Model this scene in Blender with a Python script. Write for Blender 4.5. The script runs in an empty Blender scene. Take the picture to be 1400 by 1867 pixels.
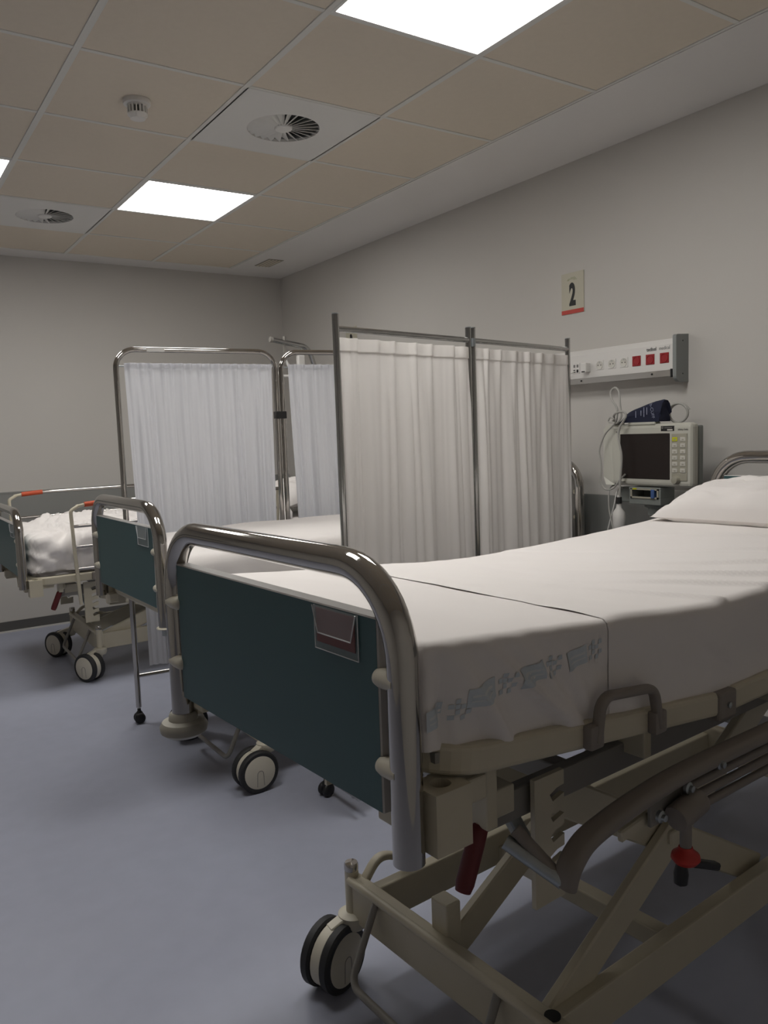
import bpy, bmesh, math, random
from mathutils import Vector, Matrix, noise

# ---------------------------------------------------------------- camera, world, exposure
scene = bpy.context.scene
COL = scene.collection
YAW, PITCH, ROLL, FOC, EYE = 0.5853, -0.1003, -0.0355, 1451.8, 1.30
fwd = Vector((math.sin(YAW) * math.cos(PITCH), math.cos(YAW) * math.cos(PITCH), math.sin(PITCH)))
r0 = Vector((math.cos(YAW), -math.sin(YAW), 0.0)); u0 = r0.cross(fwd)
rgt = r0 * math.cos(ROLL) + u0 * math.sin(ROLL)
up = u0 * math.cos(ROLL) - r0 * math.sin(ROLL)
cam_data = bpy.data.cameras.new('camera'); cam = bpy.data.objects.new('camera', cam_data); COL.objects.link(cam)
cam.matrix_world = Matrix(((rgt.x, up.x, -fwd.x, 0), (rgt.y, up.y, -fwd.y, 0), (rgt.z, up.z, -fwd.z, EYE), (0, 0, 0, 1)))
cam_data.sensor_fit = 'VERTICAL'; cam_data.sensor_height = 36.0
cam_data.lens = FOC / 1867.0 * 36.0
cam_data.clip_start = 0.02
scene.camera = cam
world = bpy.data.worlds.new('world'); scene.world = world; world.use_nodes = True
world.node_tree.nodes['Background'].inputs[0].default_value = (0.5, 0.55, 0.6, 1)
world.node_tree.nodes['Background'].inputs[1].default_value = 0.0
vs = scene.view_settings
vs.view_transform = 'Standard'; vs.look = 'None'; vs.gamma = 1.0; vs.use_curve_mapping = False
vs.exposure = 0.66
LAMP = 9.0                                    # radiance of the ceiling light panels

# ---------------------------------------------------------------- helpers
R = math.radians
random.seed(4)

class MB:
    XF = False
    def __init__(s): s.v = []; s.f = []; s.m = []; s.sm = []
    def add(s, vs_, fs_, mi=0, smooth=False):
        o = len(s.v); s.v += [tuple(p) for p in vs_]
        for f in fs_:
            s.f.append(tuple(i + o for i in f)); s.m.append(mi); s.sm.append(smooth)
        return s
    def box(s, lo, hi, mi=0, M=None):
        x0, y0, z0 = lo; x1, y1, z1 = hi
        vs_ = [Vector((x, y, z)) for x in (x0, x1) for y in (y0, y1) for z in (z0, z1)]
        if M is not None: vs_ = [M @ p for p in vs_]
        return s.add(vs_, [(0, 1, 3, 2), (4, 6, 7, 5), (0, 4, 5, 1), (2, 3, 7, 6), (0, 2, 6, 4), (1, 5, 7, 3)], mi)
    def bbox(s, lo, hi, b=.004, mi=0, M=None, seg=2):
        """bevelled box"""
        bm = bmesh.new(); bmesh.ops.create_cube(bm, size=1)
        for q in bm.verts:
            q.co = Vector([(lo[i] + hi[i]) / 2 + q.co[i] * (hi[i] - lo[i]) for i in range(3)])
        bmesh.ops.bevel(bm, geom=bm.edges[:], offset=b, segments=seg, profile=.5, affect='EDGES')
        bm.verts.index_update()
        vs_ = [(M @ q.co) if M is not None else q.co.copy() for q in bm.verts]
        s.add(vs_, [[q.index for q in f.verts] for f in bm.faces], mi, False); bm.free(); return s
    def beam(s, a, b, w, h, mi=0, upv=(0, 0, 1), bev=.003):
        """bar from a to b, w across, h along up"""
        a = Vector(a); b = Vector(b); d = b - a; L = d.length; d.normalize()
        sd = d.cross(Vector(upv)).normalized(); uu = sd.cross(d)
        M = Matrix(((d.x, sd.x, uu.x, a.x), (d.y, sd.y, uu.y, a.y), (d.z, sd.z, uu.z, a.z), (0, 0, 0, 1)))
        return s.bbox((0, -w / 2, -h / 2), (L, w / 2, h / 2), bev, mi, M, 1)
    def sweep(s, path, prof, upv=(0, 0, 1), mi=0, smooth=True, cap=True, closed=False):
        P = [Vector(p) for p in path]; n = len(P); k = len(prof); vs_ = []
        T = []
        for i in range(n):
            a = P[i - 1] if (i or closed) else P[i]; b = P[(i + 1) % n] if (i < n - 1 or closed) else P[i]
            T.append((b - a).normalized())
        ref = Vector(upv)
        if abs(T[0].dot(ref)) > .95: ref = Vector((1, 0, 0)) if abs(T[0].x) < .9 else Vector((0, 1, 0))
        nrm = (ref - T[0] * ref.dot(T[0])).normalized()
        for i in range(n):
            nrm = (nrm - T[i] * nrm.dot(T[i])).normalized(); bi = T[i].cross(nrm)
            sc = prof
            for (px, py) in sc: vs_.append(P[i] + bi * px + nrm * py)
        fs_ = []
        for i in range(n if closed else n - 1):
            j = (i + 1) % n
            for q in range(k):
                fs_.append((i * k + q, j * k + q, j * k + (q + 1) % k, i * k + (q + 1) % k))
        s.add(vs_, fs_, mi, smooth)
        if cap and not closed:
            s.add([vs_[q] for q in range(k)], [tuple(range(k))], mi); s.add([vs_[(n - 1) * k + q] for q in range(k)], [tuple(reversed(range(k)))], mi)
        return s
    def tube(s, path, r, mi=0, seg=14, cap=True, closed=False):
        return s.sweep(path, [(r * math.cos(2 * math.pi * q / seg), r * math.sin(2 * math.pi * q / seg)) for q in range(seg)], mi=mi, cap=cap, closed=closed)
    def lathe(s, prof, org=(0, 0, 0), ax=(0, 0, 1), mi=0, seg=28, smooth=True):
        """prof: (radius, distance along axis)"""
        ax = Vector(ax).normalized(); t = Vector((1, 0, 0)) if abs(ax.x) < .9 else Vector((0, 1, 0))
        e1 = ax.cross(t).normalized(); e2 = ax.cross(e1); o = Vector(org); vs_ = []
        for (rr, zz) in prof:
            for q in range(seg):
                a = 2 * math.pi * q / seg; vs_.append(o + ax * zz + (e1 * math.cos(a) + e2 * math.sin(a)) * max(rr, 1e-5))
        fs_ = []
        for i in range(len(prof) - 1):
            for q in range(seg):
                fs_.append((i * seg + q, i * seg + (q + 1) % seg, (i + 1) * seg + (q + 1) % seg, (i + 1) * seg + q))
        s.add(vs_, fs_, mi, smooth); return s
    def disc(s, org, ax, r, t, mi=0, seg=24, b=.002):
        return s.lathe([(0, -t / 2), (r - b, -t / 2), (r, -t / 2 + b), (r, t / 2 - b), (r - b, t / 2), (0, t / 2)], org, ax, mi, seg, False)
    def prism(s, pts, d, mi=0):
        """polygon (3d points) pushed along d"""
        P = [Vector(p) for p in pts]; d = Vector(d); n = len(P)
        s.add(P + [p + d for p in P], [tuple(range(n)), tuple(reversed(range(n, 2 * n)))] + [(i, i + n, (i + 1) % n + n, (i + 1) % n) for i in range(n)], mi)
        return s
    def build(s, name, mats, parent=None, label=None, sharp=42):
        if MB.XF: s.v = [(p[0] * .95, p[1] * .95, .065 + .95 * p[2]) for p in s.v]
        me = bpy.data.meshes.new(name); me.from_pydata(s.v, [], s.f)
        if not isinstance(mats, (list, tuple)): mats = [mats]
        for m in mats: me.materials.append(m)
        me.polygons.foreach_set('material_index', s.m); me.polygons.foreach_set('use_smooth', s.sm)
        me.update()
        bm = bmesh.new(); bm.from_mesh(me); bmesh.ops.recalc_face_normals(bm, faces=bm.faces); bm.to_mesh(me); bm.free()
        if sharp and any(s.sm): me.set_sharp_from_angle(angle=R(sharp))
        o = bpy.data.objects.new(name, me); COL.objects.link(o); o.parent = parent
        if label: o['label'] = label
        return o

def fillet(pts, r, n=8):
    """round the inner corners of a polyline"""
    P = [Vector(p) for p in pts]; out = [P[0]]
    for i in range(1, len(P) - 1):
        a = (P[i - 1] - P[i]); b = (P[i + 1] - P[i]); la, lb = a.length, b.length; a.normalize(); b.normalize()
        ang = a.angle(b); rr = r[i - 1] if isinstance(r, (list, tuple)) else r
        t = min(rr / math.tan(ang / 2), la * .49 if i > 1 else la * .98, lb * .49 if i < len(P) - 2 else lb * .98); rad = t * math.tan(ang / 2)
        bis = (a + b).normalized(); c = P[i] + bis * (rad / math.sin(ang / 2))
        s0 = P[i] + a * t - c; s1 = P[i] + b * t - c; tot = s0.angle(s1)
        for k in range(n + 1):
            f = k / n
            out.append(c + (s0 * math.sin((1 - f) * tot) + s1 * math.sin(f * tot)) / math.sin(tot))
    out.append(P[-1]); return out

def crom(pts, n=8):
    P = [Vector(p) for p in pts]; P = [P[0] * 2 - P[1]] + P + [P[-1] * 2 - P[-2]]; out = []
    for i in range(1, len(P) - 2):
        a, b, c, d = P[i - 1:i + 3]
        for k in range(n):
            t = k / n
            out.append(.5 * ((2 * b) + (c - a) * t + (2 * a - 5 * b + 4 * c - d) * t * t + (3 * b - a - 3 * c + d) * t ** 3))
    out.append(P[-2]); return out

def tag(o, label, cat, group=None):
    o['label'] = label; o['category'] = cat
    if group: o['group'] = group
    return o
def thing(name, label, cat, loc=(0, 0, 0), rz=0, group=None):
    o = bpy.data.objects.new(name, None); COL.objects.link(o); o.location = loc; o.rotation_euler = (0, 0, rz)
    o.empty_display_size = .1
    return tag(o, label, cat, group)
def struct(o): o['kind'] = 'structure'; return o
def share(src, name, loc, parent, rz=0):
    o = src.copy(); o.name = name; COL.objects.link(o); o.parent = parent; o.location = loc; o.rotation_euler = (0, 0, rz); return o
def nz(x, y, z=0.0): return noise.noise(Vector((x, y, z)))

# ---------------------------------------------------------------- materials
def mat(name, col, rough=.5, metal=0, spec=.5, var=0, vscale=8, bump=0, bscale=200, trans=0, alpha=None, aniso=None):
    m = bpy.data.materials.new(name); m.use_nodes = True; nt = m.node_tree; b = nt.nodes['Principled BSDF']
    b.inputs['Base Color'].default_value = (*col, 1); b.inputs['Roughness'].default_value = rough
    b.inputs['Metallic'].default_value = metal; b.inputs['Specular IOR Level'].default_value = spec
    tc = nt.nodes.new('ShaderNodeTexCoord')
    if var:
        n = nt.nodes.new('ShaderNodeTexNoise'); n.inputs['Scale'].default_value = vscale; n.inputs['Detail'].default_value = 4
        mx = nt.nodes.new('ShaderNodeMixRGB'); nt.links.new(tc.outputs['Object'], n.inputs['Vector']); nt.links.new(n.outputs['Fac'], mx.inputs['Fac'])
        mx.inputs[1].default_value = (*[c * (1 - var) for c in col], 1); mx.inputs[2].default_value = (*[min(1, c * (1 + var)) for c in col], 1)
        nt.links.new(mx.outputs[0], b.inputs['Base Color'])
    if bump:
        n = nt.nodes.new('ShaderNodeTexNoise'); n.inputs['Scale'].default_value = bscale; n.inputs['Detail'].default_value = 3
        nt.links.new(tc.outputs['Object'], n.inputs['Vector'])
        bp = nt.nodes.new('ShaderNodeBump'); bp.inputs['Strength'].default_value = bump; bp.inputs['Distance'].default_value = .002
        nt.links.new(n.outputs['Fac'], bp.inputs['Height']); nt.links.new(bp.outputs[0], b.inputs['Normal'])
    if trans:
        t = nt.nodes.new('ShaderNodeBsdfTranslucent'); t.inputs[0].default_value = (*col, 1)
        ms = nt.nodes.new('ShaderNodeMixShader'); ms.inputs[0].default_value = trans
        nt.links.new(b.outputs[0], ms.inputs[1]); nt.links.new(t.outputs[0], ms.inputs[2])
        nt.links.new(ms.outputs[0], nt.nodes['Material Output'].inputs[0])
    if alpha is not None:
        b.inputs['Alpha'].default_value = alpha
    return m
def emit(name, col, s):
    m = bpy.data.materials.new(name); m.use_nodes = True; nt = m.node_tree; nt.nodes.remove(nt.nodes['Principled BSDF'])
    e = nt.nodes.new('ShaderNodeEmission'); e.inputs[0].default_value = (*col, 1); e.inputs[1].default_value = s
    nt.links.new(e.outputs[0], nt.nodes['Material Output'].inputs[0]); return m

WALL = mat('wall_paint', (.57, .545, .51), .75, var=.03, vscale=1.5, bump=.08, bscale=350)
PLASTER = mat('ceiling_plaster', (.76, .735, .71), .85, var=.02, vscale=2)
DADO = mat('grey_wall_panel', (.27, .27, .255), .45, var=.04, vscale=3)
BASEB = mat('grey_vinyl_skirting', (.10, .095, .09), .4)
SKIRT = mat('white_base_strip', (.62, .60, .56), .4)
FLOOR = mat('blue_vinyl', (.355, .372, .455), .42, spec=.35, var=.07, vscale=14)
TILE = mat('beige_ceiling_tile', (.72, .64, .53), .9, var=.03, vscale=40, bump=.15, bscale=300)
TEE = mat('tee_bar_grey', (.72, .71, .665), .5)
CONC = mat('grey_concrete', (.32, .31, .30), .9, var=.05, vscale=3)
GALV = mat('galvanised_duct', (.26, .265, .27), .55, var=.05, vscale=20)
LAMPM = emit('light_panel', (1.0, .985, .955), LAMP)
METW = mat('white_sheet_metal', (.76, .75, .72), .5)
CHROME = mat('chrome_tube', (.48, .46, .435), .07, 1.0)
CHROME2 = mat('satin_chrome_tube', (.48, .48, .47), .17, 1.0)
STEEL = mat('zinc_steel', (.42, .45, .46), .35, .9, var=.1, vscale=60)
CREAM = mat('cream_enamel', (.56, .51, .39), .42, var=.06, vscale=12)
CREAMP = mat('cream_plastic', (.60, .56, .46), .4)
BROWNP = mat('grey_brown_plastic', (.235, .205, .18), .5)
GREYM = mat('grey_enamel', (.26, .245, .22), .5, var=.05)
TEAL = mat('teal_laminate', (.045, .105, .112), .45, var=.06, vscale=5)
EDGE = mat('pale_edge_band', (.58, .56, .54), .5)
RED = mat('red_grip', (.12, .012, .014), .55)
ORANGE = mat('orange_grip', (.52, .075, .022), .5)
REDK = mat('red_knob', (.50, .028, .022), .4)
BLACK = mat('black_plastic', (.012, .012, .013), .45)
TYRE = mat('black_rubber', (.02, .02, .021), .6)
SHEET = mat('white_cotton', (.81, .77, .745), .85, spec=.2, var=.015, vscale=6, bump=.12, bscale=900)
SHEET2 = mat('white_cotton_upper', (.82, .78, .755), .85, spec=.2, var=.015, vscale=6, bump=.12, bscale=900)
PRINT = mat('pale_blue_print', (.585, .635, .675), .85, spec=.2, var=.06, vscale=60)
PRINTL = mat('pale_blue_print_text', (.68, .70, .71), .85, spec=.2)
CURT1 = mat('white_curtain', (.87, .835, .80), .85, spec=.2, trans=.2)
CURT2 = mat('blueish_curtain', (.76, .765, .80), .85, spec=.2, trans=.25, var=.05, vscale=3)
CARD = mat('red_brown_card', (.16, .06, .055), .5)
WHITEP = mat('white_plastic', (.72, .70, .67), .4)
REDS = mat('red_socket', (.31, .010, .014), .4)
INK = mat('black_ink', (.012, .012, .012), .6)
GREYINK = mat('grey_ink', (.20, .19, .18), .6)
SIGNW = mat('cream_sign', (.50, .47, .37), .5)
SIGNR = mat('red_strip', (.48, .04, .025), .5)
SIGNO = mat('olive_print', (.33, .32, .20), .5)
ALU = mat('brushed_rail', (.48, .46, .43), .3, .9)
ENDG = mat('grey_end_cap', (.24, .25, .245), .4)
MONW = mat('monitor_case', (.55, .54, .475), .45)
MONG = mat('monitor_keypad', (.38, .36, .29), .5)
MONS = mat('monitor_screen', (.018, .012, .011), .28)
KEYW = mat('key_white', (.62, .60, .54), .5)
KEYY = mat('key_yellow', (.62, .62, .02), .5)
MODG = mat('module_grey_green', (.22, .235, .22), .5)
BLUEP = mat('blue_plug', (.06, .12, .30), .4)
CABLE = mat('grey_cable', (.42, .41, .38), .45)
NAVY = mat('navy_fabric', (.010, .013, .038), .8)
CUFFT = mat('cuff_print', (.30, .32, .42), .7)

# clear acrylic
ACRY = bpy.data.materials.new('clear_acrylic'); ACRY.use_nodes = True
_b = ACRY.node_tree.nodes['Principled BSDF']; _b.inputs['Base Color'].default_value = (.8, .82, .83, 1)
_b.inputs['Roughness'].default_value = .12; _b.inputs['Alpha'].default_value = .12; _b.inputs['Specular IOR Level'].default_value = .8

# ---------------------------------------------------------------- room shell
WX, WY, XL, YB, CZ = 3.05, 6.02, -2.3, -0.75, 2.581
TX, TY = 2.5247, 5.8124                       # ends of the tiled ceiling field
def slab(name, lo, hi, m):
    return struct(MB().box(lo, hi).build(name, m))
floor = slab('floor', (XL - .1, YB - .1, -.1), (WX + .1, WY + .1, 0), FLOOR)
wall_right = slab('wall_right', (WX, YB - .1, 0), (WX + .1, WY + .1, CZ + .50), WALL)
wall_far = slab('wall_far', (XL - .1, WY, 0), (WX, WY + .1, CZ + .50), WALL)
wall_left = slab('wall_left', (XL - .1, YB, 0), (XL, WY, CZ + .50), WALL)
wall_back = slab('wall_back', (XL - .1, YB - .1, 0), (WX, YB, CZ + .50), WALL)
# grey protective panels and skirting
b = slab('trim_1', (WX - .006, YB, .60), (WX, WY, .955), DADO)
b = slab('trim_2', (XL, WY - .006, .66), (WX - .006, WY, .975), DADO)
b = slab('trim_3', (XL, WY - .009, .966), (WX - .009, WY, .978), DADO)
b = slab('baseboard_far', (XL, WY - .008, .012), (WX - .008, WY, .075), BASEB)
b = slab('trim_4', (XL, WY - .014, 0), (WX - .014, WY, .012), SKIRT)  # thin white strip along the foot of the far wall
b = slab('baseboard_right', (WX - .008, YB, 0), (WX, WY - .014, .075), BASEB)
# ceiling: plaster margin, dark plenum, tile field
ceil = struct(MB().box((XL, YB, CZ + .45), (WX, WY, CZ + .50)).build('ceiling', CONC))
MB().box((TX + .004, YB, CZ), (WX, WY, CZ + .03)).build('plaster_margin', PLASTER, ceil)
MB().box((XL, TY + .004, CZ), (TX + .004, WY, CZ + .03)).build('plaster_margin', PLASTER, ceil)
x_lines = [TX - .6 * k for k in range(0, 9)]
y_lines = [TY - .6 * k for k in range(0, 15)]
LIGHTS = {(1, 6): 1, (1, 2): 1, (3, 2): 1, (3, 6): 1}         # (column, row) from the corner at the end of both walls
DIFFS = {(1, 4), (2, 1)}
tile_me = None
for i in range(8):
    for j in range(13):
        if (i, j) in LIGHTS or (i, j) in DIFFS: continue
        x = x_lines[i] - .3; y = y_lines[j] - .3
        if x - .3 < XL - .05 or y - .3 < YB - .35: continue
        if tile_me is None:
            t = MB().bbox((-.294, -.294, .004), (.294, .294, .02), .003, seg=1).build('tile', TILE, ceil); tile_me = t; t.location = (x, y, CZ)
        else:
            share(tile_me, 'tile', (x, y, CZ), ceil)
for x in x_lines[:-1]:
    w = .012 if x < TX - .01 else .006
    MB().bbox((-w if x < TX - .01 else -.012, YB, -.0), (w if x < TX - .01 else -.001, TY, .006), .001, seg=1).build('tee_bar', TEE, ceil).location = (x, 0, CZ)
for y in y_lines[:-1]:
    for i in range(8):
        lo = max(XL, x_lines[i] - .588)
        if x_lines[i] - .012 - lo < .05: continue
        MB().bbox((lo, -.009, .001), (x_lines[i] - .012, .009, .006), .001, seg=1).build('tee_bar', TEE, ceil).location = (0, y, CZ)

def ceiling_light(i, j, label, name='ceiling_light'):
    x = x_lines[i] - .3; y = y_lines[j] - .3
    t = thing(name, label, 'ceiling light', (x, y, CZ), group='square ceiling light panels')
    f = MB()
    for sx in (-1, 1):
        f.box((sx * .288 - .006, -.294, -.001), (sx * .288 + .006, .294, .03)); f.box((-.282, sx * .288 - .006, -.001), (.282, sx * .288 + .006, .03))
    f.build('frame', METW, t)
    MB().box((-.283, -.283, .003), (.283, .283, .02)).build('diffuser', LAMPM, t)
ceiling_light(1, 6, 'bright square ceiling light panel above the raised bed with pillow')
ceiling_light(1, 2, 'bright square ceiling light panel beside the air diffuser near the far wall')
ceiling_light(3, 2, 'bright square ceiling light panel in the tile row of the light above the far bed')
ceiling_light(3, 6, 'bright square ceiling light panel over the floor beyond the foot of the raised bed', 'ceiling_light_offscreen')

def diffuser(i, j, label):
    x = x_lines[i] - .3; y = y_lines[j] - .3
    t = thing('air_diffuser', label, 'air vent', (x, y, CZ), group='swirl air diffusers')
    n = 48; r = .152; p = MB(); vs_ = []; fs_ = []
    for k in range(n):
        a = 2 * math.pi * k / n; c, s = math.cos(a), math.sin(a); q = .295 / max(abs(c), abs(s))
        vs_ += [(c * r, s * r, .0), (c * q, s * q, .0), (c * r, s * r, .012), (c * q, s * q, .012)]
    for k in range(n):
        a, b_ = 4 * k, 4 * ((k + 1) % n)
        fs_ += [(a, a + 1, b_ + 1, b_), (a, b_, b_ + 2, a + 2), (a + 2, b_ + 2, b_ + 3, a + 3), (a + 1, a + 3, b_ + 3, b_ + 1)]
    p.add(vs_, fs_); p.build('face_plate', METW, t)
    MB().lathe([(.152, .012), (.152, .32), (0, .32)]).build('plenum', GALV, t)
    MB().lathe([(0, -.004), (.034, -.004), (.038, 0), (.038, .02), (0, .02)], seg=24).build('hub', METW, t)
    v = None
    for k in range(24):
        if v is None:
            m = MB(); tl = .62
            def vp(rr, w, zc):
                dy, dz = w / 2 * math.cos(tl), w / 2 * math.sin(tl); return [(rr, -dy, zc - dz), (rr, dy, zc + dz)]
            a0 = vp(.036, .012, .006); a1 = vp(.150, .040, .012)
            m.add(a0 + a1 + [(q[0], q[1] + .001, q[2] - .0015) for q in a0 + a1], [(0, 1, 3, 2), (4, 6, 7, 5), (0, 2, 6, 4), (1, 5, 7, 3), (2, 3, 7, 6), (0, 4, 5, 1)])
            v = m.build('vane', METW, t)
        else: share(v, 'vane', (0, 0, 0), t, 2 * math.pi * k / 24)
diffuser(1, 4, 'white square air diffuser with swirl vanes beside the smoke detector tile')
diffuser(2, 1, 'white square air diffuser with swirl vanes nearest the far wall')

d = thing('smoke_detector', 'small white smoke detector with dark slots on a ceiling tile', 'smoke detector', (1.015, 3.13, CZ))
MB().lathe([(0, .006), (.050, .006), (.052, 0), (.050, -.012), (.040, -.014), (0, -.014)]).build('base', WHITEP, d)
hd = MB(); hd.lathe([(.020, -.013), (.037, -.013), (.037, -.020), (.020, -.020)], seg=32); hd.lathe([(.020, -.046), (.0372, -.046), (.0365, -.052), (.030, -.058), (.028, -.064), (0, -.066)], seg=32); hd.build('sensor_head', WHITEP, d)
MB().lathe([(.026, -.013), (.026, -.050)], seg=24).build('smoke_chamber', BLACK, d)
rb = MB().box((.024, -.0027, -.048), (.0368, .0027, -.018)).build('rib', WHITEP, d)
for k in range(1, 16): share(rb, 'rib', (0, 0, 0), d, 2 * math.pi * k / 16)
g = thing('ceiling_grille', 'small beige slotted grille in the plaster ceiling margin', 'air vent', (2.705, 5.51, CZ))
MB().bbox((-.06, -.125, -.004), (.06, .125, .0), .001, seg=1).build('frame', mat('beige_grille', (.33, .31, .255), .6), g)
for k in range(4): MB().box((-.05 + .026 * k, -.115, -.007), (-.04 + .026 * k, .115, -.003)).build('slat', TILE, g)

# ---------------------------------------------------------------- beds
def wheel_set(par, cx, cy, ang, pivot, cap=True):
    """twin wheel caster: wheel centre (cx,cy), axle direction ang, stub at pivot"""
    rr = .0775; ax = Vector((math.cos(ang), math.sin(ang), 0)); c = Vector((cx, cy, rr))
    px, py = pivot
    m = MB()
    m.lathe([(0, -.013), (.070, -.013), (.070, .013), (0, .013)], c, ax, seg=32)                         # drum between the wheels
    top = Vector((px, py, .152))
    m.lathe([(0, -.02), (.030, -.02), (.036, -.008), (.036, .012), (.026, .018), (0, .018)], top, (0, 0, 1), seg=24)
    m.beam(c + Vector((0, 0, .045)), top - Vector((0, 0, .006)), .030, .055)
    h = m.build('caster', CREAMP, par)
    for s in (-1, 1):
        o = c + ax * (s * .028)
        MB().lathe([(.060, -.013), (.072, -.013), (.0775, -.008), (.0775, .008), (.072, .013), (.060, .013)], o, ax, seg=36).build('tyre', TYRE, h)
        MB().lathe([(0, -.012), (.063, -.012), (.065, -.004), (.065, .004), (.063, .0125), (.05, .0155), (0, .0165)], o, ax * s, seg=36).build('wheel_cover', CREAMP, h)
        # raised outline on the cover
        e1 = Vector((0, 0, 1)); e2 = ax.cross(e1) * s; q = []
        for k in range(9): a = math.pi * k / 8; q.append(o + ax * (s * .0165) + e2 * (.012 * math.cos(a)) + e1 * (.012 * math.sin(a) - .004))
        q = [o + ax * (s * .0155) + e2 * .014 - e1 * .05] + q + [o + ax * (s * .0155) - e2 * .014 - e1 * .05]
        MB().tube(q, .0011, seg=6).build('cover_line', GREYM, h)
    s = MB().lathe([(0, .155), (.0165, .155), (.0165, .285 if cap else .255), (0, .285 if cap else .255)], (px, py, 0), seg=20).build('stem', CREAM, par)
    if cap: MB().lathe([(.0172, .272), (.0172, .286), (.015, .290), (0, .291)], (px, py, 0), seg=20).build('stem_cap', CHROME, s)

def end_board(par, u, zt, zb, name, dz, holder=True, disc=(True, True), card=True, thick=.028, pz=.69, sgn=1):
    """panel with chrome hoop; u = panel centre along the bed; the outer face looks to -u when sgn = 1"""
    m = MB(); t = thick / 2
    m.bbox((u - t, -.35, zb), (u + t, .35, zt), .002, 1, seg=1)
    m.add([(u - t - .0006, -.348, zb + .002), (u - t - .0006, .348, zb + .002), (u - t - .0006, .348, zt - .002), (u - t - .0006, -.348, zt - .002)], [(0, 1, 2, 3)], 0)
    m.add([(u + t + .0006, -.348, zb + .002), (u + t + .0006, .348, zb + .002), (u + t + .0006, .348, zt - .002), (u + t + .0006, -.348, zt - .002)], [(0, 1, 2, 3)], 0)
    brd = m.build(name, [TEAL, EDGE], par)
    pu = u - .002 * sgn; topz = zt + .069
    MB().tube(fillet([(pu, -.390, pz + dz), (pu, -.390, topz), (pu, .390, topz), (pu, .390, pz + dz)], .13, 12), .0235, seg=24).build('tube_frame', CHROME, brd)
    for v in (-1, 1):
        for z in (zt - .085, zt - .215):
            c = MB(); p0 = Vector((u - .012 * sgn, v * .342, z))
            c.lathe([(0, 0), (.007, .001), (.0125, .005), (.0145, .014), (.0145, .050), (0, .050)], p0, (0, v, 0), seg=18)
            c.build('clamp', CREAMP, brd)
        if disc[0 if v < 0 else 1] == 'ring':
            MB().lathe([(0, -.006), (.030, -.006), (.032, -.003), (.030, .0), (0, .0)], (pu, v * .390, pz + dz), seg=24).build('end_ring', CREAMP, brd)
            MB().lathe([(0, -.03), (.014, -.03), (.014, -.004), (0, -.004)], (pu, v * .390, pz + dz), seg=18).build('spigot', STEEL, brd)
        elif disc[0 if v < 0 else 1]:
            MB().lathe([(0, -.035), (.038, -.035), (.050, -.026), (.052, -.014), (.046, -.004), (.032, .0), (.030, .012), (.026, .016), (.0, .016)], (pu, v * .390, pz + dz), seg=28).build('bumper', mat_bump, brd)
    if holder:
        x = u - t - .0015
        MB().box((x - .0015, -.306, zt - .072), (x, -.190, zt - .003)).build('label_holder', ACRY, brd, 'clear acrylic name card holder')
        f = MB(); x2 = x - .0035
        f.prism([(x2, -.190, zt - .003), (x2, -.306, zt - .003), (x2, -.292, zt - .045), (x2, -.204, zt - .045)], (-.0012, 0, 0))
        f.build('holder_pocket', ACRY, brd)
        e = MB(); e.tube([(x2 - .0015, -.190, zt - .003), (x2 - .0015, -.204, zt - .045), (x2 - .0015, -.292, zt - .045), (x2 - .0015, -.306, zt - .003)], .0011, seg=6)
        e.tube([(x - .001, -.306, zt - .003), (x - .001, -.306, zt - .072), (x - .001, -.190, zt - .072), (x - .001, -.190, zt - .003)], .0010, seg=6)
        e.build('holder_edge', EDGE2, brd)
        if card: MB().box((x - .0026, -.300, zt - .060), (x - .0018, -.197, zt - .006)).build('name_card', CARD, brd, 'blank red brown card')
    return brd
mat_bump = mat('grey_bumper', (.34, .32, .27), .5)
EDGE2 = mat('acrylic_edge', (.72, .73, .73), .3)

def rounded_rect_profile(w, h, r=.008, n=3):
    out = []
    for (sx, sy, a0) in ((1, 1, 0), (-1, 1, 90), (-1, -1, 180), (1, -1, 270)):
        for k in range(n + 1):
            a = R(a0 + 90 * k / n); out.append((sx * (w / 2 - r) + r * math.cos(a), sy * (h / 2 - r) + r * math.sin(a)))
    return out

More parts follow.
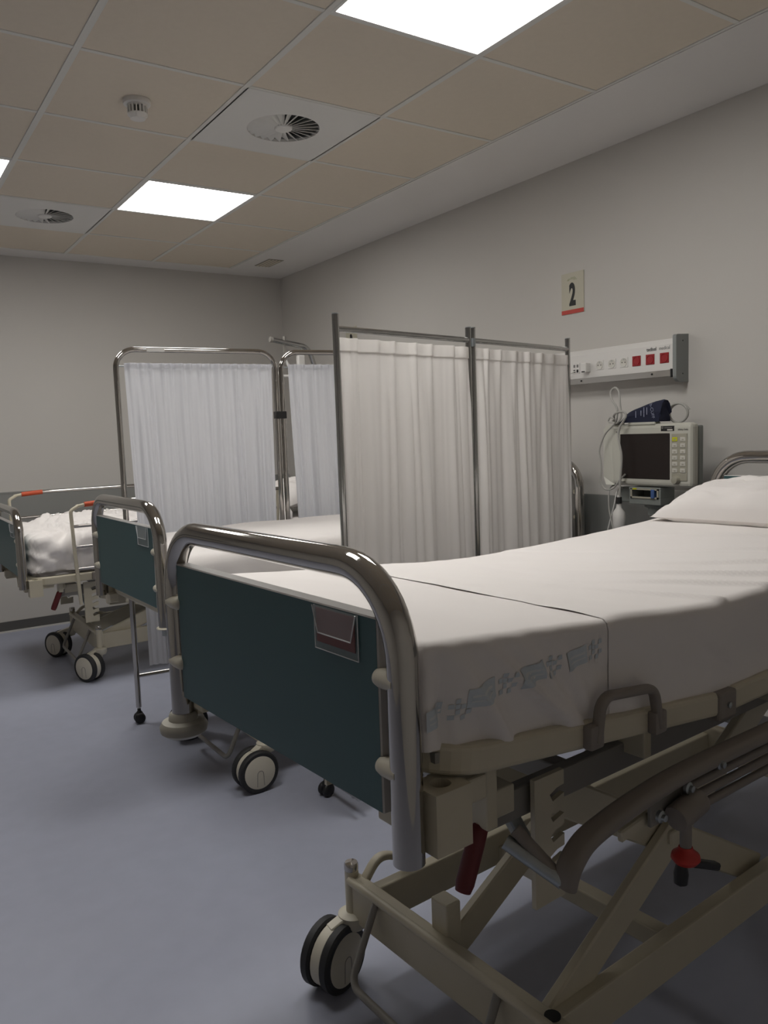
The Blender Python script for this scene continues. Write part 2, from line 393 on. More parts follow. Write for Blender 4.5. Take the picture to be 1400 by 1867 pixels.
def make_bed(O, yaw, dz, label, tilt=0.0, rails='none', wheels=None, disc=(True, True), card=True, head=True, group=None):
    t = thing('hospital_bed', label, 'bed', (O[0], O[1], 0), yaw, group)
    zr = (.738 if tilt else .722) + dz                                   # centre height of the deck rail
    zc = lambda u: zr + tilt * max(0, .78 - u)
    zt, zb = 1.039 + dz, .750 + dz
    MB.XF = True
    end_board(t, .004, zt, zb, 'footboard', dz, True, disc, card)
    if head: end_board(t, 2.16, zt + .055, zb + .03, 'headboard', dz + .02, False, (False, False), False, sgn=-1)
    # deck rails
    prof = rounded_rect_profile(.030, .047, .009)
    path = fillet([(.775, -.40, zc(.775)), (.055, -.40, zc(.055)), (.055, .40, zc(.055)), (.775, .40, zc(.775))], .085, 10)
    MB().sweep(path, prof, smooth=False).build('deck_rail', CREAM, t)
    for v in (-1, 1):
        MB().bbox((.835, v * .40 - .015, zr - .0245), (2.05, v * .40 + .015, zr + .0245), .008).build('deck_rail', CREAM, t)
        hb = MB().bbox((.772, v * .40 - .020, zr - .034), (.838, v * .40 + .020, zr + .024), .006).build('hinge_bracket', BROWNP, t)
        MB().lathe([(0, 0), (.006, 0), (.006, .004), (0, .006)], (.805, v * .420, zr - .004), (0, v, 0), seg=12).build('bolt', STEEL, hb)
    MB().bbox((2.03, -.40, zr - .024), (2.06, .40, zr + .024), .006).build('deck_rail', CREAM, t)
    # platforms under the mattress
    z1 = zc(.07) + .012
    m = MB(); m.add([(.06, -.385, zc(.06) + .012), (.06, .385, zc(.06) + .012), (.78, .385, zc(.78) + .012), (.78, -.385, zc(.78) + .012), (.06, -.385, zc(.06) - .004), (.06, .385, zc(.06) - .004), (.78, .385, zc(.78) - .004), (.78, -.385, zc(.78) - .004)],
          [(0, 1, 2, 3), (4, 7, 6, 5), (0, 4, 5, 1), (1, 5, 6, 2), (2, 6, 7, 3), (3, 7, 4, 0)])
    m.build('deck_panel', GREYM, t)
    MB().bbox((.83, -.385, zr - .004), (2.04, .385, zr + .012), .002).build('deck_panel', GREYM, t)
    # loops that keep the mattress in place
    for v in (-1, 1):
        z0 = zc(.47) + .02
        p = fillet([(.378, v * .427, zc(.378) - .008), (.392, v * .426, zc(.39) + .066), (.540, v * .426, zc(.54) + .066), (.556, v * .427, zc(.556) - .008)], .028, 6)
        l_ = MB().sweep(p, rounded_rect_profile(.016, .020, .007), upv=(0, 1, 0), smooth=True)
        for q in (.375, .556): l_.bbox((q - .018, v * .423 - .010, zc(q) - .020), (q + .018, v * .423 + .010, zc(q) + .022), .005)
        l_.build('mattress_loop', BROWNP, t)
    # under frame: two long beams and cross beams
    for v in (-1, 1):
        MB().bbox((.20, v * .30 - .014, zr - .115), (2.02, v * .30 + .014, zr - .060), .004).build('frame_beam', GREYM, t)
    for u in (.46, 1.25, 2.0):
        MB().bbox((u - .02, -.30, zr - .11), (u + .02, .30, zr - .066), .004).build('cross_beam', GREYM, t)
    # sockets for accessories at the foot corners
    for v in (-1, 1):
        zs = dz if tilt else dz - .056
        hx, hy, hr = .034, .030, .016; cx_, cy_ = .060, v * .395; z1_, z0_ = .792 + zs, .700 + zs
        an = sorted([2 * math.pi * k / 24 for k in range(24)] + [math.atan2(sy * hy, sx * hx) % (2 * math.pi) for sx in (-1, 1) for sy in (-1, 1)])
        nn = len(an); vv = []
        for a_ in an:
            c_, s_ = math.cos(a_), math.sin(a_); q_ = min(hx / max(abs(c_), 1e-6), hy / max(abs(s_), 1e-6))
            vv += [(cx_ + hr * c_, cy_ + hr * s_, z1_ - .065), (cx_ + hr * c_, cy_ + hr * s_, z1_), (cx_ + q_ * c_, cy_ + q_ * s_, z1_), (cx_ + q_ * c_, cy_ + q_ * s_, z0_)]
        ff = []
        for k in range(nn):
            p_, q_ = 4 * k, 4 * ((k + 1) % nn)
            ff += [(p_ + j, p_ + j + 1, q_ + j + 1, q_ + j) for j in range(3)]
        ff += [tuple(4 * k for k in range(nn)), tuple(4 * k + 3 for k in reversed(range(nn)))]
        sb = MB(); sb.add(vv, ff)
        sb.bbox((.086, v * .36 - .03, .735 + zs), (.16, v * .36 + .03, .775 + zs), .004); sb.bbox((.012, v * .33 - .02, .720 + zs), (.05, v * .33 + .025, .757 + zs), .003)
        sb.build('socket_block', CREAM, t)
        # vertical struts from rail to beams
        for u in (.20, .62, 1.1, 1.75):
            MB().bbox((u - .012, v * .335 - .025, zr - .08), (u + .012, v * .335 + .035, zc(u) - .015), .003).build('rail_strut', CREAM, t)
    # notched plates
    for v in (-1, 1):
        zt_ = zr - .045; pts = []; L = .235
        pts += [(.325, zt_), (.325, zt_ - L), (.402, zt_ - L)]
        zz = zt_ - L + .04
        while zz < zt_ - .04:
            pts += [(.402, zz), (.372, zz - .008), (.364, zz + .006), (.382, zz + .014), (.402, zz + .016)]; zz += .038
        pts += [(.402, zt_)]
        MB().prism([(p_[0], v * .326, p_[1]) for p_ in pts], (0, v * .010, 0)).build('notched_plate', CREAM, t)
        if v < 0 and rails != 'none':         # height lever with red grip
            lv = MB(); lv.tube(fillet([(.235, v * .30, zr - .05), (.205, v * .335, zr - .05), (.192, v * .335, zr - .085)], .02, 5), .0085, seg=12)
            lv.disc((.21, v * .315, zr - .05), (0, 1, 0), .020, .05); lv = lv.build('lever', CREAM, t)
            MB().lathe([(0, 0), (.010, 0), (.0145, .006), (.0155, .03), (.0155, .095), (.013, .108), (0, .111)], (.196, v * .335, zr - .078), (-.043, 0, -.10), seg=18).build('lever_grip', RED, lv, 'dark red grip')
        # zinc strut and rod
        MB().beam((.275, v * .29, zr - .055), (.375, v * .29, zr - .225), .022, .026).build('zinc_strut', STEEL, t)
        MB().bbox((.225, v * .29 - .028, zr - .095), (.295, v * .29 + .028, zr - .045), .003).build('strut_bracket', CREAM, t)
    MB.XF = False; zw = .065 + .95 * zr
    zl = .20; za_ = zw - .09
    for v, w in ((-1, .25), (1, .02)):
        for (ua, z0, ub, z1_, off) in ((.40, zl, 1.236, za_, 0), (.42, za_ - .03, 1.20, zl, .024)):
            a = MB().beam((ua, v * w + off, z0), (ub, v * w + off, z1_), .022, .072, bev=.004)
            for (uq, zq) in ((ua, z0), (ub, z1_)):
                a.lathe([(0, -.03), (.011, -.03), (.013, .012), (.009, .019), (0, .021)], (uq, v * w + off, zq), (0, -1, 0), seg=14)
            a.build('scissor_arm', CREAM, t)
    MB().bbox((.385, -.005, .225), (.425, .045, .325), .004).build('pivot_post', CREAM, t)
    MB().beam((.79, -.27, (zl + za_) / 2), (.79, .06, (zl + za_) / 2), .028, .028).build('pivot_axle', CREAM, t)
    for v in (-1, 1):
        MB().bbox((.378, v * .27 - .016, .150), (1.83, v * .27 + .016, .238), .004).build('base_rail', CREAM, t)
        if v < 0: continue
        k = MB(); k.sweep(crom([(.385, v * .29, .245), (.43, v * .29, .288), (.48, v * .288, .278), (.54, v * .28, .235), (.62, v * .275, .225)], 5), rounded_rect_profile(.016, .024, .005), upv=(0, 1, 0)); k.build('rail_bracket', CREAM, t)
    MB().bbox((.80, -.27, .155), (.84, .27, .20), .004).build('base_cross_beam', CREAM, t)
    for u, nm in ((.378, 'foot'), (1.83, 'head')):
        sd = -1 if u < 1 else 1
        c = MB(); c.bbox((u - .015, -.325, .150), (u + .015, .325, .258), .005)
        c = c.build('base_cross_bar', CREAM, t)
        MB().tube([(u + sd * .018, -.31, .252), (u + sd * .018, .31, .252)], .010, seg=12).build('bar_edge', CREAM, c)
        MB().lathe([(0, 0), (.015, 0), (.015, .002), (0, .002)], (u, -.29, .2585), seg=16).build('cap', INK, c)
    MB().tube(fillet([(.358, .205, .245), (.282, .205, .085), (.278, -.175, .078), (.358, -.175, .245)], .03, 6), .0085, seg=12).build('brake_pedal', GREYM, t)
    W = wheels or {}
    df = {'fl': (.318, .33, R(-90)), 'fn': (.318, -.33, R(-90)), 'hl': (1.90, .33, R(-90)), 'hn': (1.90, -.33, R(-90))}
    df.update(W)
    for k, (cu, cv, an) in df.items():
        wheel_set(t, cu, cv, an, (.372 if k[0] == 'f' else 1.83, .318 if k[1] == 'l' else -.318), k != 'fn' or rails != 'folded')
    MB.XF = True
    # side rails
    def raised(v, a, hz):
        y = v * .432
        sr = MB().sweep(fillet([(a + .02, y, zr - .15), (a + .005, y, zr + .18), (a, y, zr + hz - .026), (a + .045, y, zr + hz)], .02, 5), rounded_rect_profile(.018, .026, .007), upv=(0, 1, 0)).build('side_rail', CREAM, t)
        MB().tube([(a + .03, y, zr + hz - .004), (a + .09, y, zr + hz + .006)], .009, seg=12).build('rail_bar', CREAM, sr)
        MB().tube([(a + .075, y, zr + hz + .004), (a + .20, y, zr + hz + .012)], .0145, seg=14).build('rail_grip', ORANGE, sr, 'orange grip')
        MB().tube([(a + .19, y, zr + hz + .012), (1.55, y, zr + hz + .012)], .011, seg=12).build('rail_bar', CHROME, sr)
        for q in (.05, .175, .29): MB().tube([(a + .01, y, zr + q), (1.53, y, zr + q + .005)], .009, seg=12).build('rail_bar', CHROME, sr)
        MB().sweep([(1.50, y, zr - .06), (1.535, y, zr + hz)], rounded_rect_profile(.018, .026, .007), upv=(0, 1, 0)).build('rail_post', CREAM, sr)
    def folded(v):
        s = v
        p = crom([(.262, s * .452, zr - .158), (.272, s * .456, zr - .125), (.305, s * .456, zr - .10), (.36, s * .455, zr - .088), (.46, s * .452, zr - .078), (.62, s * .45, zr - .072), (.95, s * .45, zr - .078), (1.35, s * .45, zr - .086)], 6)
        sr = MB().sweep(p, rounded_rect_profile(.026, .042, .012, 4), upv=(0, 1, 0)).build('side_rail', BROWNP, t)
        MB().sweep(crom([(.235, s * .375, zr - .085), (.262, s * .445, zr - .150)], 3), rounded_rect_profile(.020, .020, .008), upv=(0, 0, 1)).build('rail_link', BROWNP, sr)
        MB().tube([(.222, s * .365, zr - .105), (.262, s * .450, zr - .152)], .0125, seg=14).build('rail_rod', STEEL, sr)
        for k, q in enumerate((-.108, -.132, -.156)):
            MB().tube([(.60 + .015 * k, s * .446, zr + q), (1.50, s * .446, zr + q - .012)], .0085, seg=12).build('rail_bar', BROWNP, sr)
        pl = MB(); pl.bbox((.505, s * .440 - .004, zr - .150), (.60, s * .440 + .004, zr - .07), .002); pl.build('rail_plate', GREYM, sr)
        MB().beam((.44, s * .425, zr - .150), (.545, s * .425, zr - .138), .012, .022).build('rail_link', CREAM, sr)
        for q in ((.50, -.118), (.585, -.092), (.69, -.078)):
            MB().lathe([(0, 0), (.011, 0), (.011, .006), (.006, .008), (.006, .014), (0, .015)], (q[0], s * .463, zr + q[1]), (0, s, 0), seg=12).build('bolt', STEEL, sr)
        c = MB(); c.lathe([(0, -.002), (.022, 0), (.024, .004), (.024, .072), (.020, .078), (0, .079)], (.540, s * .470, zr - .135), (1, 0, .18), seg=20)
        c.lathe([(.0105, 0), (.0105, -.06), (0, -.06)], (.575, s * .468, zr - .14), (0, 0, 1), seg=14)
        c = c.build('rail_clamp', BROWNP, sr)
        MB().lathe([(0, 0), (.012, 0), (.014, -.006), (.024, -.014), (.026, -.022), (.020, -.030), (0, -.034)], (.575, s * .468, zr - .198), (0, 0, 1), seg=18).build('knob', REDK, c, 'red knob')
        w = MB(); w.beam((.570, s * .468, zr - .225), (.660, s * .480, zr - .262), .018, .014); w.lathe([(0, 0), (.010, .004), (.013, .02), (.012, .038), (0, .045)], (.566, s * .466, zr - .226), (-.1, 0, -1), seg=12); w.build('knob_lever', BLACK, c)
    if rails == 'raised':
        raised(-1, .265, .405); raised(1, .085, .435)
    elif rails == 'folded':
        folded(-1)
    MB.XF = False
    return t, zc, zr

bed1, zc1, zr1 = make_bed((.552, 1.212), .068, 0.0, 'raised hospital bed with made white bedding and a brown card on its teal footboard', tilt=.115, rails='folded', disc=(False, True),
                wheels={'fl': (.317, .327, R(-73))}, group='chrome and teal hospital beds')
bed2, zc2, zr2 = make_bed((.815, 2.965), .025, -.047, 'hospital bed between the two curtain screens with a bare teal footboard', rails='none', disc=('ring', False), card=False, group='chrome and teal hospital beds')
bed3, zc3, zr3 = make_bed((.680, 4.795), .0, -.175, 'lowered hospital bed with raised side rails and crumpled sheets along the far wall', rails='raised', disc=(False, False), card=False,
                wheels={'fn': (.307, -.335, R(-150)), 'fl': (.28, .325, R(-150))}, group='chrome and teal hospital beds')

# ---------------------------------------------------------------- bedding
MB.XF = True
def drape(name, par_m, L0, L1, W, top, bot, m, res=.0125, r=.045, offs=0.0, wr=None, ends=(True, True), sides=None):
    """cloth over a mattress: flattened (a,b) grid folded over the edges; top(u), bot(u) heights"""
    D = .26; vs_ = []; fs_ = []
    a0 = L0 - (D if ends[0] else 0); a1 = L1 + (D if ends[1] else 0); b0 = -W / 2 - D; b1 = W / 2 + D
    na = int((a1 - a0) / res); nb = int((b1 - b0) / res)
    lo_a = L0 + r if ends[0] else L0; hi_a = L1 - r if ends[1] else L1
    for i in range(na + 1):
        a = a0 + (a1 - a0) * i / na
        for j in range(nb + 1):
            b_ = b0 + (b1 - b0) * j / nb
            ca = min(max(a, lo_a), hi_a); cb = min(max(b_, -W / 2 + r), W / 2 - r)
            ex, ey = a - ca, b_ - cb; d_ = math.hypot(ex, ey); T = top(ca) + offs; B = bot(ca)
            if d_ < 1e-9: p = Vector((a, b_, T)); n = Vector((0, 0, 1)); s = 0
            else:
                dx, dy = ex / d_, ey / d_; rr = r + offs; q = rr * math.pi / 2
                if d_ < q: h_ = rr * math.sin(d_ / rr); dr = rr * (1 - math.cos(d_ / rr)); n = Vector((dx * math.sin(d_ / rr), dy * math.sin(d_ / rr), math.cos(d_ / rr)))
                else:
                    h_ = rr; dr = rr + (d_ - q); n = Vector((dx, dy, 0))
                full = T - B; dr = min(dr, full) if dr < full else full
                p = Vector((ca + dx * h_, cb + dy * h_, T - dr)); s = dr / max(full, .01)
            if wr: p = p + n * wr(p, n, s, a, b_)
            vs_.append(p)
    for i in range(na):
        for j in range(nb):
            k = i * (nb + 1) + j; f = (k, k + 1, k + nb + 2, k + nb + 1)
            q = [vs_[x] for x in f]
            if (q[0] - q[2]).length < 1e-5 or (q[1] - q[3]).length < 1e-5: continue
            fs_.append(f)
    mb = MB(); mb.add(vs_, fs_, 0, True)
    return mb

def place(o, bed):                      # top-level object lying on a bed: same frame as the bed
    o.location = bed.location; o.rotation_euler = bed.rotation_euler; return o

def ridge(x, w): return math.exp(-(x / w) ** 2)

# --- raised bed in front
top1 = lambda u: .937 + .088 * max(0, .78 - u) + .036 * max(0, u - 1.15)
bot1 = lambda u: zc1(u) + .020
def wr1(p, n, s, a, b_):
    u, v, z = p
    w = .0022 * nz(u * 5, v * 5, 1) + .0012 * nz(u * 14, v * 14, 2)
    if n.z > .7:
        # long soft creases running along the width
        w += .0035 * nz(u * 3.2 + .6 * v, v * 1.1, 7) * min(1, max(0, u - .5) * 2)
    elif v < 0:
        hang = min(1, s * 1.6)
        # drape folds falling from the foot corner towards the rail
        for (u_0, sl, am, wd) in ((.075, .55, .018, .019), (.13, 1.05, .024, .020), (.21, .75, .018, .017), (.285, .60, .017, .018), (.355, .35, .012, .018)):
            x = u - (u_0 + sl * s * .20); w += am * hang * ridge(x, wd)
        w += hang * (.010 * abs(nz(u * 9 + z * 8, z * 5, 4)) + .006 * nz(u * 14 + z * 14, z * 8, 14))
        w += -.006 * hang * s - .016 * hang * ridge(u - .058 - .02 * s, .011)
        w = w * (1 - .75 * ridge(u - .465, .11)); w = min(w, .030 if u < .33 else .014)     # held in behind the mattress loop
    return w
sheet1 = drape('sheet', None, .030, 2.10, .80, top1, bot1, SHEET, wr=wr1, r=.016, res=.0075).build('bottom_sheet', SHEET, sharp=0)
tag(place(sheet1, bed1), 'white printed bed sheet tucked over the mattress of the raised bed', 'bed sheet')

def wr2(p, n, s, a, b_):
    u, v, z = p
    w = wr1(p, n, s, a, b_) * (1 if n.z > .7 else .35)
    e = max(0, u - .44)
    if n.z > .6:
        for (u_0, v0, sl, am, wd, ln) in ((.95, -.30, -.75, .011, .015, .22), (1.10, -.28, -.8, .013, .016, .26), (1.28, -.27, -.8, .012, .016, .28), (.78, -.30, -.5, .009, .015, .18), (1.45, -.2, -.6, .009, .015, .3), (1.62, -.1, -.5, .010, .014, .3), (1.20, .1, -.6, .006, .014, .25)):
            x = (u - u_0) - sl * (v - v0); f = ridge((v - v0), ln); w += am * f * ridge(x, wd)
        w += .005 * nz(u * 7 + v * 5, v * 2.2 - u, 9)
    else: w += .0025 * nz(u * 9, z * 3, 5)
    return max(w, wr1(p, n, s, a, b_)) + .0005 + .003 * min(1, e / .04)
draw1 = drape('draw', None, .445, 1.90, .80, top1, bot1, SHEET2, offs=.0006, wr=wr2, r=.016, res=.0095, ends=(False, False)).build('draw_sheet', SHEET2, sharp=0)
tag(place(draw1, bed1), 'plain white upper sheet laid across the raised bed below its pillow', 'bed sheet')

# printed laundry marks on the side of the bottom sheet, following its surface
def side_pt(u, dz_):
    T = top1(u); B = bot1(u); s = dz_ / (T - B); p = Vector((u, -.40, T - dz_)); n = Vector((0, -1, 0))
    w = wr1(p, n, s, 0, 0); return p + n * (w + .0013)
def patch(mb, u0, u1, d0, d1, slope, mi=0, nu=10, nd=7):
    off = .0004 * mi
    vs_ = []
    for i in range(nu + 1):
        u = u0 + (u1 - u0) * i / nu
        for j in range(nd + 1): vs_.append(side_pt(u, d0 + (d1 - d0) * j / nd + slope * (u - u0)) + Vector((0, -off, 0)))
    mb.add(vs_, [(i * (nd + 1) + j, (i + 1) * (nd + 1) + j, (i + 1) * (nd + 1) + j + 1, i * (nd + 1) + j + 1) for i in range(nu) for j in range(nd)], mi, True)
for (uu, wd, dd, cu, cd) in ((.036, .040, .100, .082, .088), (.109, .058, .074, .175, .060), (.219, .055, .059, .283, .047), (.333, .052, .046, .392, .032)):
    m = MB(); sl = -.20
    patch(m, uu, uu + wd, dd, dd + .030, sl)
    patch(m, uu + .006, uu + wd - .006, dd + .009, dd + .013, sl, 1, 5, 1); patch(m, uu + .006, uu + wd - .006, dd + .018, dd + .0205, sl, 1, 5, 1)
    for (i, j) in ((1, 0), (0, 1), (1, 1), (2, 1), (1, 2), (2, 3), (0, 3), (3, 0), (3, 2)):
        if cu + .009 * i + .0085 < .443: patch(m, cu + .009 * i, cu + .009 * i + .0078, cd + .0085 * j, cd + .0085 * j + .0072, sl, 0, 2, 2)
    m.build('printed_mark', [PRINT, PRINTL], sheet1, 'pale blue printed laundry mark')

def pillow(L, W, H, seed, m):
    n = 46; vs_ = []; fs_ = []
    for side in (1, -1):
        for i in range(n + 1):
            for j in range(n + 1):
                x = -1 + 2 * i / n; y = -1 + 2 * j / n
                e = max(0, 1 - abs(x) ** 3.2) ** .55 * max(0, 1 - abs(y) ** 3.2) ** .55
                cx = x * (1 - .06 * (1 - y * y) * abs(x)); cy = y * (1 - .07 * (1 - x * x) * abs(y))
                z = side * H * e * (1 if side > 0 else .35)
                z += e * .020 * nz(x * 1.8 + seed, y * 1.8, side) + .013 * e * nz(x * 5, y * 4 + seed, 3) - .012 * e * max(0, 1 - 9 * abs(nz(x * 2.2 + seed, y * 2.6, 8)))
                vs_.append((cx * L / 2, cy * W / 2, z))
    N = (n + 1) ** 2
    for i in range(n):
        for j in range(n):
            k = i * (n + 1) + j; fs_ += [(k, k + 1, k + n + 2, k + n + 1), (N + k, N + k + n + 1, N + k + n + 2, N + k + 1)]
    mb = MB(); mb.add(vs_, fs_, 0, True); return mb
def on_bed(o, bed, u, v, z, rz=0, ry=0, rx=0):
    M = bed.matrix_basis @ Matrix.Translation((u * .95, v * .95, .95 * z)) @ Matrix.Rotation(rz, 4, 'Z') @ Matrix.Rotation(ry, 4, 'Y') @ Matrix.Rotation(rx, 4, 'X')
    o.matrix_world = M; return o
pl1 = pillow(.40, .70, .108, 1.3, SHEET).build('pillow', SHEET, sharp=0)
tag(on_bed(pl1, bed1, 1.935, .035, .995, .05, -.09), 'plump white pillow at the head of the raised bed', 'pillow')

# --- bed between the screens
top2 = lambda u: 928e-3 - .047 + .012 * math.sin(u * 2)
bot2 = lambda u: zc2(u) + .02
def wrb(p, n, s, a, b_):
    u, v, z = p; w = .003 * nz(u * 5, v * 5, 11)
    if n.z > .6:
        w += .010 * ridge((u - .20) - .35 * (v + .1), .012) * ridge(v + .15, .12) + .006 * nz(u * 4, v * 6, 12)
    elif v < 0: w += .008 * s * nz(u * 12 + z * 6, z * 3, 13)
    return w
sheet2 = drape('s2', None, .03, 2.10, .80, top2, bot2, SHEET, wr=wrb, res=.018).build('bed_sheet', SHEET, sharp=0)
tag(place(sheet2, bed2), 'white sheet smoothed over the bed that stands between the curtain screens', 'bed sheet')

# --- far bed with crumpled bedding
top3 = lambda u: .928 - .175
bot3 = lambda u: zc3(u) + .02
sheet3 = drape('s3', None, .065, 2.10, .71, top3, bot3, SHEET, wr=wrb, res=.022).build('bed_sheet', SHEET, sharp=0)
tag(place(sheet3, bed3), 'white sheet on the mattress of the far bed under the crumpled duvet', 'bed sheet')
def crump(u, v, sd=0.0):
    a = nz(u * 3.1 + sd, v * 3.4, 21) ; b_ = nz(u * 6.5 + 3 * a, v * 6 + sd, 22); c = nz(u * 12 + 4 * b_, v * 13 + 3 * a, 23 + sd); d_ = nz(u * 25 + 3 * c, v * 22, 28)
    return .05 * a + .075 * abs(b_) - .05 * abs(c) + .012 * d_
def wr3(p, n, s, a, b_):
    u, v, z = p
    if n.z > .6: return min(.034 + .30 * (n.z - .6) if n.z < .97 else 1, max(.014, .045 + crump(u, v) + .05 * ridge(v - .18, .18) * ridge(u - .35, .5)))
    return min(.036, max(.004, .006 + .010 * (1 - s) + .060 * abs(nz(u * 7 + z * 9, z * 6 - u * 3, 24)) + .045 * abs(nz(u * 13 - z * 16, z * 12 + u * 6, 25)) - .02 * abs(nz(u * 24 + z * 9, z * 20, 29))))
duv = drape('d3', None, .062, 1.65, .74, top3, lambda u: zc3(u) + .036 + .012 * math.sin(u * 9), SHEET2, wr=wr3, res=.014, r=.06, ends=(True, False)).build('duvet', SHEET2, sharp=0)
tag(place(duv, bed3), 'crumpled white duvet heaped on the far bed with raised rails', 'duvet')
pl3 = pillow(.42, .66, .12, 5.1, SHEET).build('pillow', SHEET, sharp=0)
tag(on_bed(pl3, bed3, 1.86, .0, .87, 0, -.2), 'white pillow at the head of the far bed behind the screen', 'pillow')

MB.XF = False
# ---------------------------------------------------------------- curtain screens
def curtain(w, z0, z1, folds, amp, seed, m, tmax=1.0, lean=0.0):
    nu, nv = 220, (26 if tmax == 1 else 4); vs_ = []; fs_ = []
    for i in range(nu + 1):
        x = w * i / nu
        for j in range(nv + 1):
            t = tmax * j / nv; z = z1 - (z1 - z0) * t
            k = min(1, .35 + t * 1.6); q = x / w * folds
            f1 = nz(q * 1.0 + seed, t * .6, 2); f2 = nz(q * 2.3 + seed * 2, t * .9, 3); f3 = abs(nz(q * 1.6 + seed + .5 * f1, t * .5, 7))
            y = amp * k * (1.1 * f1 + .55 * f2 - 1.3 * f3) + amp * .5 * math.sin(q * 5 + 3 * f1) * max(0, 1 - t * 6)
            xx = x + .010 * t * nz(x * 4, t * 2 + seed, 6) + lean * t * (x / w - .5)
            vs_.append((xx, y, z))
    for i in range(nu):
        for j in range(nv):
            k = i * (nv + 1) + j; fs_.append((k, k + 1, k + nv + 2, k + nv + 1))
    mb = MB(); mb.add(vs_, fs_, 0, True); return mb

def small_caster(par, x, y):
    m = MB(); 
    for s in (-1, 1): m.lathe([(0, -.011), (.018, -.011), (.024, -.006), (.025, 0), (.024, .006), (.018, .011), (0, .011)], (x, y + s * .0125, .025), (0, 1, 0), seg=18)
    m.lathe([(.0, .036), (.016, .036), (.015, .05), (.008, .058), (.008, .068), (0, .068)], (x, y, 0), seg=14)
    return m.build('caster', BLACK, par)

# front screen: straight square-topped frame of two panels
A0, A1, A2 = Vector((1.311, 2.237)), Vector((1.991, 2.368)), Vector((2.685, 2.520))
scr1 = thing('privacy_screen', 'two-panel chrome privacy screen with square corners and warm white curtains', 'privacy screen', (A0.x, A0.y, 0), math.atan2((A1 - A0).y, (A1 - A0).x))
def screen1_panel(P, Q, seed):
    ang0 = scr1.rotation_euler.z; d = Q - P; L = d.length
    rel = P - A0; c, s = math.cos(-ang0), math.sin(-ang0)
    px, py = rel.x * c - rel.y * s, rel.x * s + rel.y * c; th = math.atan2(d.y, d.x) - ang0
    M = Matrix.Translation((px, py, 0)) @ Matrix.Rotation(th, 4, 'Z')
    fr = MB(); fr.tube([M @ Vector((.013, 0, 1.634)), M @ Vector((L - .013, 0, 1.634))], .010, seg=14)
    frame = fr.build('panel_frame', CHROME2, scr1)
    MB().tube([M @ Vector((.013, 0, .20)), M @ Vector((L - .013, 0, .20))], .010, seg=14).build('cross_bar', CHROME2, frame)
    for x in (.013, L - .013):
        MB().tube([M @ Vector((x, 0, .068)), M @ Vector((x, 0, 1.68))], .0115, seg=16).build('post', CHROME2, frame)
        MB().lathe([(0, 0), (.0117, 0), (.0117, .003), (0, .004)], M @ Vector((x, 0, 1.68)), seg=14).build('post_cap', STEEL, frame)
    ro = MB(); ro.tube([M @ Vector((.02, .010, 1.590)), M @ Vector((L - .02, .010, 1.590))], .004, seg=8); ro.build('curtain_rod', CHROME2, frame)
    cu = curtain(L - .034, 0.24, 1.606, 9, .016, seed, CURT1).build('curtain', CURT1, frame, sharp=0); cu.matrix_local = M @ Matrix.Translation((.016, -.006, 0))
    hd = MB(); cs = curtain(L - .034, .24, 1.606, 9, .016, seed, CURT1, tmax=.03); cu2 = cs.build('curtain_heading', CURT1, frame, sharp=0); cu2.matrix_local = M @ Matrix.Translation((.016, -.0095, 0))
    return M, L
M1, L1_ = screen1_panel(A0, A1, 2.0)
M2, L2_ = screen1_panel(A1, A2, 9.0)
pm = M2 @ Vector((0, 0, 0))
for z in (1.625, .4):
    h = MB(); h.lathe([(0, -.015), (.009, -.015), (.009, .015), (0, .015)], (pm.x, pm.y - .012, z), seg=12); h.bbox((pm.x - .02, pm.y - .010, z - .010), (pm.x + .02, pm.y - .002, z + .010), .002); h.build('hinge', STEEL, scr1)
for qn, q in enumerate((M1 @ Vector((.013, 0, 0)), M1 @ Vector((L1_ - .013, 0, 0)), M2 @ Vector((.013, 0, 0)), M2 @ Vector((L2_ - .013, 0, 0)))):
    fl = .20 if qn < 3 else .075               # the last foot stops short of the bed caster
    f = MB().tube([(q.x - .006, q.y - .03, .074), (q.x, q.y, .076), (q.x + .19 * fl, q.y + fl, .072)], .010, seg=12).build('foot', CHROME2, scr1)
    small_caster(f, q.x + .185 * fl, q.y + fl - .005)
    if .1 < q.x and qn < 3: small_caster(f, q.x - .004, q.y - .02)

